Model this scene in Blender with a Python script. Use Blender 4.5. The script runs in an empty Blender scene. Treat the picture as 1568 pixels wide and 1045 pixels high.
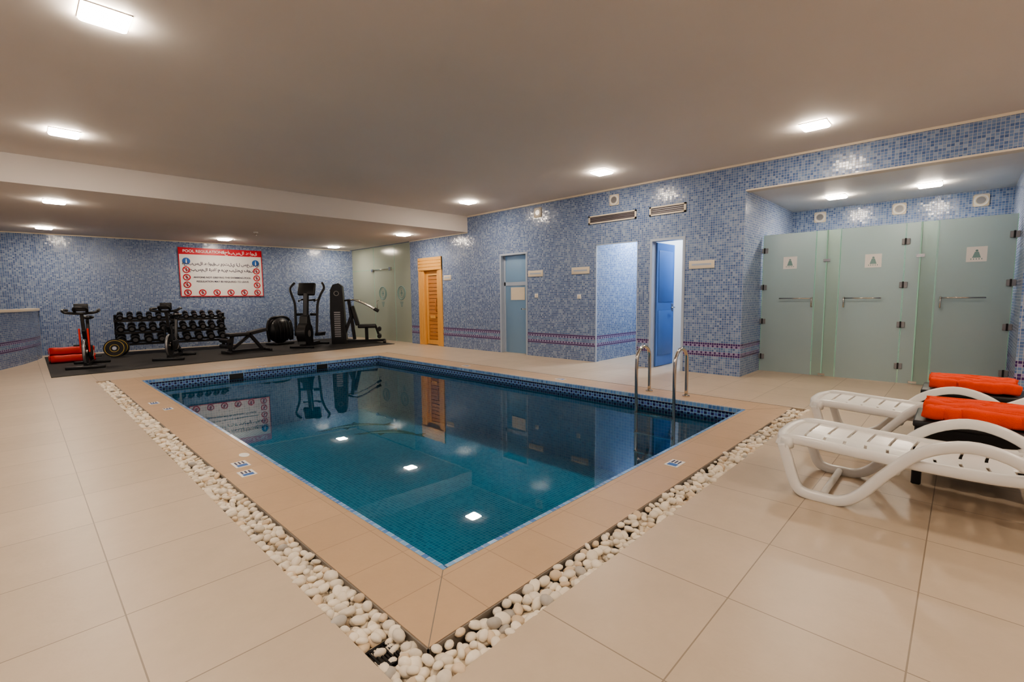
import bpy, bmesh, math, random
from mathutils import Vector, Matrix
random.seed(7)
C = bpy.context.collection
sc = bpy.context.scene
pi = math.pi

# ------------------------------------------------------------------ materials
def newmat(name):
    m = bpy.data.materials.new(name); m.use_nodes = True
    nt = m.node_tree; nt.nodes.clear()
    out = nt.nodes.new('ShaderNodeOutputMaterial')
    return m, nt, out
def N(nt, t, **kw):
    n = nt.nodes.new('ShaderNode' + t)
    for k, v in kw.items(): setattr(n, k, v)
    return n
def L(nt, a, b): nt.links.new(a, b)
def math_(nt, op, a, b=None, c=None):
    n = N(nt, 'Math', operation=op)
    for i, v in enumerate((a, b, c)):
        if v is None: continue
        if isinstance(v, (int, float)): n.inputs[i].default_value = v
        else: L(nt, v, n.inputs[i])
    return n.outputs[0]
def mixc(nt, fac, a, b):
    n = N(nt, 'Mix', data_type='RGBA')
    if isinstance(fac, (int, float)): n.inputs[0].default_value = fac
    else: L(nt, fac, n.inputs[0])
    for i, v in ((6, a), (7, b)):
        if isinstance(v, tuple): n.inputs[i].default_value = (*v, 1)
        else: L(nt, v, n.inputs[i])
    return n.outputs[2]

def plain(name, col, rough=.5, metal=0, var=.08, scale=8, bump=0, spec=.5, coat=0):
    m, nt, out = newmat(name)
    p = N(nt, 'BsdfPrincipled')
    tc = N(nt, 'NewGeometry')
    nz = N(nt, 'TexNoise'); nz.inputs['Scale'].default_value = scale; nz.inputs['Detail'].default_value = 4
    L(nt, tc.outputs['Position'], nz.inputs['Vector'])
    dark = tuple(max(0, c * (1 - var)) for c in col); lite = tuple(min(1, c * (1 + var)) for c in col)
    L(nt, mixc(nt, nz.outputs[0], dark, lite), p.inputs['Base Color'])
    p.inputs['Roughness'].default_value = rough; p.inputs['Metallic'].default_value = metal
    p.inputs['Specular IOR Level'].default_value = spec
    p.inputs['Coat Weight'].default_value = coat
    if bump:
        b = N(nt, 'Bump'); b.inputs['Strength'].default_value = bump; b.inputs['Distance'].default_value = .01
        n2 = N(nt, 'TexNoise'); n2.inputs['Scale'].default_value = scale * 8
        L(nt, tc.outputs['Position'], n2.inputs['Vector'])
        L(nt, n2.outputs[0], b.inputs['Height']); L(nt, b.outputs[0], p.inputs['Normal'])
    L(nt, p.outputs[0], out.inputs[0]); return m

def emis(name, col, s):
    m, nt, out = newmat(name)
    e = N(nt, 'Emission'); e.inputs[0].default_value = (*col, 1); e.inputs[1].default_value = s
    L(nt, e.outputs[0], out.inputs[0]); return m

def mosaic(name, stops, grout, t=.036, bands=(), checks=(), bandcol=(.07, .025, .15), bandcol2=(.30, .24, .46), rough=.2, sparkle=.07, g=.43):
    """tile mosaic; rows in `bands` are solid accent tiles, rows in `checks` chequered"""
    m, nt, out = newmat(name)
    geo = N(nt, 'NewGeometry')
    s = N(nt, 'SeparateXYZ'); L(nt, geo.outputs['Position'], s.inputs[0])
    n = N(nt, 'SeparateXYZ'); L(nt, geo.outputs['True Normal'], n.inputs[0])
    nx = math_(nt, 'GREATER_THAN', math_(nt, 'ABSOLUTE', n.outputs[0]), .6)
    nz = math_(nt, 'GREATER_THAN', math_(nt, 'ABSOLUTE', n.outputs[2]), .6)
    def mf(f, a, b):
        q = N(nt, 'Mix', data_type='FLOAT'); L(nt, f, q.inputs[0]); L(nt, a, q.inputs[2]); L(nt, b, q.inputs[3]); return q.outputs[0]
    u = mf(nx, s.outputs[0], s.outputs[1]); v = mf(nz, s.outputs[2], s.outputs[1])
    u = math_(nt, 'DIVIDE', u, t); v = math_(nt, 'DIVIDE', v, t)
    fu = math_(nt, 'FLOOR', u); fv = math_(nt, 'FLOOR', v)
    cb = N(nt, 'CombineXYZ'); L(nt, fu, cb.inputs[0]); L(nt, fv, cb.inputs[1])
    wn = N(nt, 'TexWhiteNoise', noise_dimensions='3D'); L(nt, cb.outputs[0], wn.inputs['Vector'])
    cr = N(nt, 'ValToRGB'); e = cr.color_ramp.elements
    while len(e) < len(stops): e.new(.5)
    for i, cc in enumerate(stops):
        e[i].position = i / (len(stops) - 1); e[i].color = (*cc, 1)
    L(nt, wn.outputs['Value'], cr.inputs[0])
    col = cr.outputs[0]
    for b in bands:
        k = math_(nt, 'COMPARE', fv, b, .1)
        col = mixc(nt, k, col, bandcol)
    for b in checks:
        k = math_(nt, 'COMPARE', fv, b, .1)
        par = math_(nt, 'MODULO', math_(nt, 'ABSOLUTE', math_(nt, 'ADD', fu, fv)), 2)
        col = mixc(nt, k, col, mixc(nt, math_(nt, 'GREATER_THAN', par, .5), bandcol2, bandcol))
    du = math_(nt, 'ABSOLUTE', math_(nt, 'SUBTRACT', math_(nt, 'FRACT', u), .5))
    dv = math_(nt, 'ABSOLUTE', math_(nt, 'SUBTRACT', math_(nt, 'FRACT', v), .5))
    gm = math_(nt, 'GREATER_THAN', math_(nt, 'MAXIMUM', du, dv), g)
    col = mixc(nt, gm, col, grout)
    p = N(nt, 'BsdfPrincipled'); L(nt, col, p.inputs['Base Color'])
    r = mf(gm, math_(nt, 'ADD', rough, 0), math_(nt, 'ADD', .7, 0)); L(nt, r, p.inputs['Roughness'])
    vm = N(nt, 'VectorMath', operation='SUBTRACT'); L(nt, wn.outputs['Color'], vm.inputs[0]); vm.inputs[1].default_value = (.5, .5, .5)
    vs = N(nt, 'VectorMath', operation='SCALE'); L(nt, vm.outputs[0], vs.inputs[0]); vs.inputs[3].default_value = sparkle
    va = N(nt, 'VectorMath', operation='ADD'); L(nt, vs.outputs[0], va.inputs[0]); L(nt, geo.outputs['Normal'], va.inputs[1])
    vn = N(nt, 'VectorMath', operation='NORMALIZE'); L(nt, va.outputs[0], vn.inputs[0]); L(nt, vn.outputs[0], p.inputs['Normal'])
    L(nt, p.outputs[0], out.inputs[0]); return m

def tilemat(name, col, sx, sy, ox, oy, grout, gw=.003, rough=.4, var=.08, rows=None):
    m, nt, out = newmat(name)
    geo = N(nt, 'NewGeometry'); s = N(nt, 'SeparateXYZ'); L(nt, geo.outputs['Position'], s.inputs[0])
    def ln(o, off, sz):
        q = math_(nt, 'DIVIDE', math_(nt, 'SUBTRACT', o, off), sz)
        # distance to the nearest joint
        d = math_(nt, 'ABSOLUTE', math_(nt, 'SUBTRACT', math_(nt, 'FRACT', q), .5))
        return q, math_(nt, 'GREATER_THAN', d, .5 - gw / sz)
    u, gu = ln(s.outputs[0], ox, sx); v, gv = ln(s.outputs[1], oy, sy)
    gm = math_(nt, 'MAXIMUM', gu, gv)
    cb = N(nt, 'CombineXYZ'); L(nt, math_(nt, 'FLOOR', u), cb.inputs[0]); L(nt, math_(nt, 'FLOOR', v), cb.inputs[1])
    wn = N(nt, 'TexWhiteNoise'); L(nt, cb.outputs[0], wn.inputs['Vector'])
    nz = N(nt, 'TexNoise'); nz.inputs['Scale'].default_value = 5; nz.inputs['Detail'].default_value = 10; nz.inputs['Roughness'].default_value = .75
    L(nt, geo.outputs['Position'], nz.inputs['Vector'])
    f = math_(nt, 'ADD', math_(nt, 'MULTIPLY', nz.outputs[0], .75), math_(nt, 'MULTIPLY', wn.outputs['Value'], .25))
    c1 = mixc(nt, f, tuple(c * (1 - var) for c in col), tuple(min(1, c * (1 + var)) for c in col))
    c2 = mixc(nt, gm, c1, grout)
    p = N(nt, 'BsdfPrincipled'); L(nt, c2, p.inputs['Base Color']); p.inputs['Roughness'].default_value = rough
    n2 = N(nt, 'TexNoise'); n2.inputs['Scale'].default_value = 40; n2.inputs['Detail'].default_value = 6
    L(nt, geo.outputs['Position'], n2.inputs['Vector'])
    h = math_(nt, 'SUBTRACT', math_(nt, 'MULTIPLY', n2.outputs[0], .4), gm)
    b = N(nt, 'Bump'); b.inputs['Strength'].default_value = .4; b.inputs['Distance'].default_value = .004
    L(nt, h, b.inputs['Height']); L(nt, b.outputs[0], p.inputs['Normal'])
    L(nt, p.outputs[0], out.inputs[0]); return m

def frosted(name, col, transp=.12, gloss=.35):
    m, nt, out = newmat(name)
    tl = N(nt, 'BsdfTranslucent'); tl.inputs[0].default_value = (*col, 1)
    df = N(nt, 'BsdfDiffuse'); df.inputs[0].default_value = (*col, 1)
    tr = N(nt, 'BsdfTransparent'); tr.inputs[0].default_value = (.88, .96, .94, 1)
    gl = N(nt, 'BsdfGlossy'); gl.inputs['Roughness'].default_value = .18
    a = N(nt, 'MixShader'); a.inputs[0].default_value = .5; L(nt, tl.outputs[0], a.inputs[1]); L(nt, df.outputs[0], a.inputs[2])
    b = N(nt, 'MixShader'); b.inputs[0].default_value = transp; L(nt, a.outputs[0], b.inputs[1]); L(nt, tr.outputs[0], b.inputs[2])
    fr = N(nt, 'Fresnel'); fr.inputs[0].default_value = 1.45
    c = N(nt, 'MixShader'); L(nt, math_(nt, 'MULTIPLY', fr.outputs[0], gloss / .35), c.inputs[0]); L(nt, b.outputs[0], c.inputs[1]); L(nt, gl.outputs[0], c.inputs[2])
    L(nt, c.outputs[0], out.inputs[0]); return m

def glassy(name, tint, rough=.0, ior=1.33, bump=None, k=1.0):
    m, nt, out = newmat(name)
    tr = N(nt, 'BsdfTransparent'); tr.inputs[0].default_value = (*tint, 1)
    gl = N(nt, 'BsdfGlossy'); gl.inputs['Roughness'].default_value = rough
    fr = N(nt, 'Fresnel'); fr.inputs[0].default_value = ior
    if bump:
        geo = N(nt, 'NewGeometry'); nz = N(nt, 'TexNoise'); nz.inputs['Scale'].default_value = bump[0]; nz.inputs['Detail'].default_value = 2
        L(nt, geo.outputs['Position'], nz.inputs['Vector'])
        b = N(nt, 'Bump'); b.inputs['Strength'].default_value = bump[1]; b.inputs['Distance'].default_value = .01
        L(nt, nz.outputs[0], b.inputs['Height']); L(nt, b.outputs[0], gl.inputs['Normal']); L(nt, b.outputs[0], fr.inputs['Normal'])
    c = N(nt, 'MixShader'); L(nt, math_(nt, 'MULTIPLY', fr.outputs[0], k), c.inputs[0]); L(nt, tr.outputs[0], c.inputs[1]); L(nt, gl.outputs[0], c.inputs[2])
    L(nt, c.outputs[0], out.inputs[0]); return m

def wood(name, c1, c2, sc_=(14, 14, 1.2)):
    m, nt, out = newmat(name)
    geo = N(nt, 'NewGeometry'); mp = N(nt, 'Mapping'); mp.inputs['Scale'].default_value = sc_
    L(nt, geo.outputs['Position'], mp.inputs[0])
    nz = N(nt, 'TexNoise'); nz.inputs['Scale'].default_value = 2.5; nz.inputs['Detail'].default_value = 6; L(nt, mp.outputs[0], nz.inputs['Vector'])
    p = N(nt, 'BsdfPrincipled'); L(nt, mixc(nt, nz.outputs[0], c1, c2), p.inputs['Base Color']); p.inputs['Roughness'].default_value = .4
    L(nt, p.outputs[0], out.inputs[0]); return m

blues = [(.085, .145, .31), (.115, .19, .38), (.15, .235, .43), (.20, .29, .47), (.29, .38, .54)]
M_wall = mosaic('blue_mosaic', blues, (.40, .41, .46), bands=(8, 13), checks=(9, 12))
M_wallplain = mosaic('blue_mosaic_plain', blues, (.40, .41, .46))
M_pool = mosaic('pool_mosaic', [(.08, .33, .52), (.11, .41, .60), (.16, .48, .66), (.10, .37, .56)], (.28, .54, .66), t=.04, bands=(-2, -5), checks=(-3, -4), bandcol=(.03, .02, .12), bandcol2=(.12, .16, .45), sparkle=.03)
M_lip = mosaic('pool_lip_tile', [(.10, .22, .5), (.16, .32, .62), (.25, .45, .7)], (.4, .45, .5), t=.045)
M_floor = tilemat('beige_floor_tile', (.56, .455, .345), .58, .57, 1.95, .64, (.30, .235, .175), gw=.0026, rough=.36, var=.16)
M_cope = tilemat('coping_tile', (.52, .365, .235), .30, .31, .93, 1.32, (.36, .25, .165), gw=.002, rough=.42, var=.16)
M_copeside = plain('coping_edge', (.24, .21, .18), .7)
M_ceil = plain('ceiling_paint', (.70, .645, .605), .75, var=.04, scale=1.0)
M_white = plain('white_paint', (.78, .76, .73), .55, var=.03)
M_cream = plain('cream_trim', (.72, .64, .52), .5, var=.05)
M_plastic = plain('white_resin', (.82, .80, .77), .28, var=.03)
M_lamp = emis('lamp_diffuser', (1, .86, .70), 85)
M_lampc = emis('cool_lamp_diffuser', (.76, .88, 1), 150)
M_lampw = emis('warm_lamp_diffuser', (1, .65, .35), 20)
M_black = plain('black_plastic', (.016, .016, .018), .4, var=.2)
M_blackm = plain('black_metal', (.025, .025, .028), .3, .3, var=.2)
M_rubber = plain('black_rubber_mat', (.032, .030, .030), .75, var=.25, scale=30, bump=.3)
M_steel = plain('brushed_steel', (.62, .58, .54), .18, 1, var=.05)
M_grey = plain('grey_metal', (.32, .32, .33), .35, .6)
M_red = plain('red_vinyl', (.62, .03, .02), .5)
M_orange = plain('orange_towel', (.95, .075, .015), .85, var=.15, scale=25, bump=.6)
M_posterred = plain('poster_red', (.66, .02, .04), .4, var=.02)
M_posterwhite = plain('poster_white', (.82, .80, .78), .4, var=.02)
M_blueprint = plain('poster_blue', (.03, .14, .45), .4, var=.02)
M_ink = plain('poster_ink', (.05, .045, .09), .5, var=.02)
M_pine = wood('pine_wood', (.72, .36, .10), (.85, .50, .17))
M_pine2 = wood('sauna_wood', (.46, .19, .06), (.64, .31, .11), (3, 3, 18))
M_bluedoor = plain('blue_door_paint', (.10, .21, .50), .4, var=.05)
M_frame = plain('door_frame_paint', (.42, .48, .58), .35, var=.04)
M_glass = glassy('clear_glass', (.84, .94, .90), ior=1.45)
M_edge = plain('green_glass_edge', (.40, .70, .58), .2)
M_frost = frosted('frosted_glass', (.62, .74, .76), transp=.18)
M_frostc = frosted('frosted_glass_strip', (.66, .80, .74), transp=.42)
M_frost2 = frosted('frosted_partition_glass', (.72, .78, .68), transp=.14)
M_etch = plain('etched_logo', (.22, .36, .36), .5)
M_gold = plain('yellow_print', (.75, .55, .12), .4)
M_vent = plain('vent_slot', (.10, .08, .09), .6)
M_dolphin = mosaic('dolphin_mosaic', [(.02, .12, .16), (.02, .20, .16), (.05, .28, .25)], (.05, .2, .2), t=.045)
M_dolphin2 = mosaic('dolphin_belly_mosaic', [(.5, .7, .7), (.4, .65, .6)], (.4, .6, .6), t=.045)
M_water = glassy('pool_water', (.52, .83, .92), rough=.012, ior=1.34, bump=(3.0, .03), k=1.1)

# ------------------------------------------------------------------ mesh builder
class MB:
    def __init__(s): s.v = []; s.f = []; s.fm = []; s.fs = []; s.m = []; s.T = Matrix.Identity(4)
    def mi(s, mat):
        if mat not in s.m: s.m.append(mat)
        return s.m.index(mat)
    def add(s, vs, fs, mat, smooth=False):
        o = len(s.v); i = s.mi(mat)
        s.v += [tuple(s.T @ Vector(p)) for p in vs]
        for f in fs: s.f.append(tuple(o + k for k in f)); s.fm.append(i); s.fs.append(smooth)
    def bmadd(s, bm, mat, smooth=False):
        bm.verts.index_update()
        s.add([v.co[:] for v in bm.verts], [[v.index for v in f.verts] for f in bm.faces], mat, smooth); bm.free()
    def box(s, x0, x1, y0, y1, z0, z1, mat, bev=0, seg=2, R=None):
        if bev == 0 and R is None:
            vs = [(x, y, z) for x in (x0, x1) for y in (y0, y1) for z in (z0, z1)]
            s.add(vs, [(0, 1, 3, 2), (4, 6, 7, 5), (0, 4, 5, 1), (2, 3, 7, 6), (0, 2, 6, 4), (1, 5, 7, 3)], mat); return
        bm = bmesh.new(); bmesh.ops.create_cube(bm, size=1)
        bmesh.ops.scale(bm, vec=(x1 - x0, y1 - y0, z1 - z0), verts=bm.verts)
        if bev: bmesh.ops.bevel(bm, geom=list(bm.edges), offset=bev, segments=seg, affect='EDGES', profile=.5)
        if R is not None: bmesh.ops.transform(bm, matrix=R.to_4x4(), verts=bm.verts)
        bmesh.ops.translate(bm, vec=((x0 + x1) / 2, (y0 + y1) / 2, (z0 + z1) / 2), verts=bm.verts)
        s.bmadd(bm, mat, bev > 0 and seg > 1)
    def obox(s, p0, p1, w, h, mat, bev=.005):
        """box beam from p0 to p1"""
        p0 = Vector(p0); p1 = Vector(p1); d = p1 - p0; l = d.length
        q = d.to_track_quat('X', 'Z').to_matrix()
        c = (p0 + p1) / 2
        s.box(c.x - l / 2, c.x + l / 2, c.y - w / 2, c.y + w / 2, c.z - h / 2, c.z + h / 2, mat, bev, 1, q)
    def tube(s, pts, r, mat, n=10, closed=False, smooth=True, sub=0, flat=None, up=None):
        pts = [Vector(p) for p in pts]
        if sub and len(pts) > 2:
            new = []; m = len(pts)
            rng = m if closed else m - 1
            for i in range(rng):
                p1 = pts[i]; p2 = pts[(i + 1) % m]
                p0 = pts[(i - 1) % m] if closed or i > 0 else p1
                p3 = pts[(i + 2) % m] if closed or i + 2 < m else p2
                for k in range(sub):
                    t = k / sub
                    new.append(.5 * ((2 * p1) + (p2 - p0) * t + (2 * p0 - 5 * p1 + 4 * p2 - p3) * t * t + (3 * p1 - p0 - 3 * p2 + p3) * t ** 3))
            if not closed: new.append(pts[-1])
            pts = new
        m = len(pts); vs = []; fs = []
        prev = None
        for i, p in enumerate(pts):
            a = pts[(i - 1) % m] if closed or i > 0 else p
            b = pts[(i + 1) % m] if closed or i < m - 1 else p
            d = (b - a).normalized()
            if up is not None: nrm = Vector(up)
            elif prev is None: nrm = Vector((0, 0, 1)) if abs(d.z) < .9 else Vector((1, 0, 0))
            else: nrm = prev
            nrm = (nrm - d * nrm.dot(d)).normalized(); prev = nrm
            bn = d.cross(nrm)
            rr = r[i * len(r) // m] if isinstance(r, list) else r
            ra, rb = (rr, rr) if flat is None else flat
            for k in range(n):
                t = 2 * pi * k / n
                ca, sa = math.cos(t), math.sin(t)
                if flat is not None:
                    ca = math.copysign(abs(ca) ** .55, ca); sa = math.copysign(abs(sa) ** .55, sa)
                vs.append(p + nrm * ra * ca + bn * rb * sa)
        for i in range(m if closed else m - 1):
            for k in range(n):
                a = i * n + k; b = i * n + (k + 1) % n; c = ((i + 1) % m) * n + (k + 1) % n; d = ((i + 1) % m) * n + k
                fs.append((a, b, c, d))
        if not closed: fs.append(tuple(range(n))[::-1]); fs.append(tuple((m - 1) * n + k for k in range(n)))
        s.add(vs, fs, mat, smooth)
    def cyl(s, p0, p1, r, mat, n=20, r2=None, smooth=True):
        p0 = Vector(p0); p1 = Vector(p1); d = (p1 - p0).normalized()
        u = d.orthogonal().normalized(); w = d.cross(u); r2 = r if r2 is None else r2
        vs = [p0 + (u * math.cos(2 * pi * k / n) + w * math.sin(2 * pi * k / n)) * r for k in range(n)]
        vs += [p1 + (u * math.cos(2 * pi * k / n) + w * math.sin(2 * pi * k / n)) * r2 for k in range(n)]
        s.add(vs, [(k, (k + 1) % n, n + (k + 1) % n, n + k) for k in range(n)], mat, smooth)
        s.add(vs, [tuple(range(n))[::-1], tuple(range(n, 2 * n))], mat, False)
    def sph(s, c, r, mat, sub=3, R=None):
        bm = bmesh.new(); bmesh.ops.create_icosphere(bm, subdivisions=sub, radius=1)
        bmesh.ops.scale(bm, vec=r, verts=bm.verts)
        if R is not None: bmesh.ops.transform(bm, matrix=R.to_4x4(), verts=bm.verts)
        bmesh.ops.translate(bm, vec=c, verts=bm.verts); s.bmadd(bm, mat, True)
    def prism(s, pts, off, mat):
        """extrude 3D polygon pts by vector off"""
        n = len(pts); off = Vector(off); vs = [Vector(p) for p in pts] + [Vector(p) + off for p in pts]
        s.add(vs, [tuple(range(n))[::-1], tuple(range(n, 2 * n))] + [(k, (k + 1) % n, n + (k + 1) % n, n + k) for k in range(n)], mat)
    def ring(s, c, ax, r, t, mat, n=28):
        c = Vector(c); d = Vector(ax).normalized(); u = d.orthogonal().normalized(); w = d.cross(u)
        s.tube([c + (u * math.cos(2 * pi * k / n) + w * math.sin(2 * pi * k / n)) * r for k in range(n)], t, mat, 6, closed=True)
    def obj(s, name, parent=None):
        me = bpy.data.meshes.new(name); me.from_pydata(s.v, [], s.f)
        for m in s.m: me.materials.append(m)
        me.polygons.foreach_set('material_index', s.fm); me.polygons.foreach_set('use_smooth', s.fs)
        me.validate(); me.update()
        bm = bmesh.new(); bm.from_mesh(me); bmesh.ops.recalc_face_normals(bm, faces=bm.faces); bm.to_mesh(me); bm.free()
        ob = bpy.data.objects.new(name, me); C.objects.link(ob)
        if parent: ob.parent = parent
        return ob
def TR(x, y, z=0, a=0): return Matrix.Translation((x, y, z)) @ Matrix.Rotation(a, 4, 'Z')

XW = 7.62; XT = 7.77; ZC = 3.21; ZL = 2.83; XB = 10.3
def yback(x): return 15.55 - .125 * x
def ystep(x): return 9.2 - .06 * x
PX0, PX1, PY0, PY1 = 1.29, 5.43, 1.69, 9.285
CX0, CX1, CY0, CY1 = .93, 5.90, 1.32, 9.75
GX0, GY0 = .76, 1.155
XL, YF = -2.6, -3.0

# ------------------------------------------------------------------ floor
b = MB()
zb = -.12
b.box(XL, GX0, YF, 16, zb, 0, M_floor)
b.box(GX0, XT + .0, YF, GY0, zb, 0, M_floor)
b.box(CX1, XT, GY0, 16, zb, 0, M_floor)
b.box(GX0, CX1, CY1, 16, zb, 0, M_floor)
b.box(XT, XB + .2, YF, 16, zb, 0, M_floor)
b.obj('floor')
b = MB()   # coping ring
b.box(CX0, PX0, CY0, CY1, -.06, .0, M_cope)
b.box(PX1, CX1, CY0, CY1, -.06, .0, M_cope)
b.box(PX0, PX1, CY0, PY0, -.06, .0, M_cope)
b.box(PX0, PX1, PY1, CY1, -.06, .0, M_cope)
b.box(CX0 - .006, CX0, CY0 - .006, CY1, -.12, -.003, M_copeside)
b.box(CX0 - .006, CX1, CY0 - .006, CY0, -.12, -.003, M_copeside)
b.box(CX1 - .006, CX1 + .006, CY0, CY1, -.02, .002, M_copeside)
for p0, p1 in (((CX0, CY0, -.002), (PX0 - .02, PY0 - .02, -.002)), ((CX1, CY0, -.002), (PX1 + .02, PY0 - .02, -.002))):
    b.obox(p0, p1, .004, .006, M_copeside, 0.0002)
# blue lip
e = .022
b.box(PX0 - e, PX0 + .004, PY0 - e, PY1 + e, -.05, .003, M_lip)
b.box(PX1 - .004, PX1 + e, PY0 - e, PY1 + e, -.05, .003, M_lip)
b.box(PX0, PX1, PY0 - e, PY0 + .004, -.05, .003, M_lip)
b.box(PX0, PX1, PY1 - .004, PY1 + e, -.05, .003, M_lip)
b.obj('pool_coping')
# channel bed
b = MB()
b.box(GX0, CX0 - .006, GY0, CY1, -.14, -.07, M_copeside)
b.box(CX0 - .006, CX1, GY0, CY0 - .006, -.14, -.07, M_copeside)
b.obj('pebble_channel')
# ------------------------------------------------------------------ pool basin
PZ = -1.12
b = MB()
b.box(PX0 - .1, PX1 + .1, PY0 - .1, PY1 + .1, PZ - .1, PZ, M_pool)
b.box(PX0 - .1, PX0, PY0 - .1, PY1 + .1, PZ, -.05, M_pool)
b.box(PX1, PX1 + .1, PY0 - .1, PY1 + .1, PZ, -.05, M_pool)
b.box(PX0, PX1, PY0 - .1, PY0, PZ, -.05, M_pool)
b.box(PX0, PX1, PY1, PY1 + .1, PZ, -.05, M_pool)
for xx in (2.6, 4.15):
    b.box(xx - .11, xx + .11, PY1 - .012, PY1, -.145, -.05, M_black)
    b.box(xx - .13, xx + .13, PY1 - .008, PY1, -.155, -.04, M_lip)
b.obj('pool_basin')
b = MB()
vs = [(PX0, PY0, -.135), (PX1, PY0, -.135), (PX1, PY1, -.135), (PX0, PY1, -.135)]
b.add(vs, [(0, 1, 2, 3)], M_water); b.obj('pool_water')
# dolphin mosaic
def dolphin(cx, cy, sc_, rot, flip=1):
    body = [(-1, .05), (-.8, .12), (-.62, .25), (-.35, .36), (-.1, .40), (0, .42), (.12, .62), (.2, .38), (.45, .25), (.7, .05), (.85, -.12),
            (1.1, -.05), (1.02, -.2), (1.12, -.45), (.9, -.28), (.72, -.15), (.45, .0), (.15, .08), (-.1, .08), (-.2, -.15), (-.32, .08), (-.6, .04), (-.8, .02)]
    belly = [(-.75, .06), (-.5, .16), (-.2, .2), (.2, .16), (.45, .04), (.15, .09), (-.1, .09), (-.35, .09), (-.6, .05)]
    c, s_ = math.cos(rot), math.sin(rot)
    def T(q, z): return [(cx + sc_ * (x * c - flip * y * s_), cy + sc_ * (x * s_ + flip * y * c), z) for x, y in q]
    bb.prism(T(body, PZ + .001), (0, 0, .004), M_dolphin); bb.prism(T(belly, PZ + .005), (0, 0, .003), M_dolphin2)
bb = MB(); dolphin(4.15, 8.05, .62, -.3); dolphin(4.35, 7.2, .6, -.75); bb.obj('dolphin_mosaic')

# pebbles ---------------------------------------------------------------
tb = bmesh.new(); bmesh.ops.create_icosphere(tb, subdivisions=2, radius=1); tb.verts.index_update()
tv = [v.co.copy() for v in tb.verts]; tf = [tuple(v.index for v in f.verts) for f in tb.faces]; tb.free()
V = []; F = []; COL = []
def pebble(x, y, z):
    a = random.uniform(.020, .036); bq = a * random.uniform(.62, .92); cq = a * random.uniform(.45, .72)
    R = Matrix.Rotation(random.uniform(0, 2 * pi), 3, 'Z') @ Matrix.Rotation(random.uniform(-.5, .5), 3, 'X') @ Matrix.Rotation(random.uniform(-.5, .5), 3, 'Y')
    k1 = Vector((random.uniform(-1, 1), random.uniform(-1, 1), random.uniform(-1, 1))) * 1.3; ph = random.uniform(0, 6)
    o = len(V); g = random.random()
    if g < .80: c = random.uniform(.76, .95); cc = (c, c * .90, c * .75)
    elif g < .96: c = random.uniform(.62, .82); cc = (c, c * .80, c * .58)
    else: c = random.uniform(.4, .55); cc = (c, c * .93, c * .84)
    for p in tv:
        w = 1 + .12 * math.sin(p.dot(k1) * 1.6 + ph)
        q = R @ Vector((p.x * a * w, p.y * bq * w, p.z * cq * w)); V.append((x + q.x, y + q.y, z + q.z)); COL.extend((*cc, 1))
    F.extend(tuple(o + i for i in f) for f in tf)
def strip(x0, x1, y0, y1):
    for z, st in ((-.055, .046), (-.036, .046), (-.016, .060)):
        y = y0 + .02
        while y < y1 - .01:
            x = x0 + .02
            while x < x1 - .01:
                if not (x < .86 and 1.38 < y < 1.52 and z > -.05 and random.random() < .85):
                    px = min(max(x + random.uniform(-.014, .014), x0 + .02), x1 - .02)
                    pebble(px, y + random.uniform(-.014, .014), z + random.uniform(-.010, .010))
                x += st
            y += st
strip(GX0, CX0, GY0, CY1 - .1); strip(CX0, CX1 - .05, GY0, CY0)
me = bpy.data.meshes.new('pebble_border'); me.from_pydata(V, [], F)
me.polygons.foreach_set('use_smooth', [True] * len(F))
ca = me.color_attributes.new('Col', 'FLOAT_COLOR', 'POINT'); ca.data.foreach_set('color', COL)
m, nt, out = newmat('pebble_stone'); p = N(nt, 'BsdfPrincipled'); at = N(nt, 'Attribute', attribute_name='Col')
nz = N(nt, 'TexNoise'); nz.inputs['Scale'].default_value = 60; g_ = N(nt, 'NewGeometry'); L(nt, g_.outputs['Position'], nz.inputs['Vector'])
mm = N(nt, 'Mix', data_type='RGBA', blend_type='MULTIPLY'); mm.inputs[0].default_value = .35
L(nt, at.outputs['Color'], mm.inputs[6]); L(nt, mixc(nt, nz.outputs[0], (.6, .55, .5), (1, 1, 1)), mm.inputs[7]); L(nt, mm.outputs[2], p.inputs['Base Color'])
p.inputs['Roughness'].default_value = .45; L(nt, p.outputs[0], out.inputs[0])
me.materials.append(m); C.objects.link(bpy.data.objects.new('pebble_border', me))
b = MB()
for i in range(8): b.box(.765 + i * .013, .771 + i * .013, 1.39, 1.50, -.045, -.036, M_black)
b.box(.76, .87, 1.385, 1.395, -.05, -.034, M_black); b.box(.76, .87, 1.495, 1.505, -.05, -.034, M_black); b.box(.76, .768, 1.39, 1.5, -.05, -.034, M_black); b.box(.864, .872, 1.39, 1.5, -.05, -.034, M_black)
b.obj('drain_grate')

# ------------------------------------------------------------------ walls
TOP = 3.3
b = MB()
for y0, y1 in ((YF, -.45), (2.44, 3.35), (3.97, 4.20), (5.08, 6.82), (7.65, 9.76), (10.78, 11.18)):
    b.box(XW, XT, y0, y1, 0, TOP, M_wall)
for y0, y1, z in ((3.35, 3.97, 2.23), (4.20, 5.08, 2.23), (6.82, 7.65, 2.23), (9.76, 10.78, 2.33), (-.45, 2.44, 2.82), (11.18, 14.62, ZL)):
    b.box(XW, XT, y0, y1, z, TOP, M_wall)
b.obj('wall_right')
b = MB(); b.box(XT, XB, 2.44, 2.55, 0, TOP, M_wall); b.obj('wall_shower_side')
b = MB(); b.box(XT, XB, -.58, -.45, 0, TOP, M_wall); b.obj('wall_shower_end')
b = MB(); b.box(XT - .001, XB, 5.10, 5.22, 0, 2.9, M_wall); b.obj('wall_corridor')
b = MB(); b.box(XB, XB + .12, YF, 16, 0, TOP, M_wallplain); b.obj('wall_changing_rooms')
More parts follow.
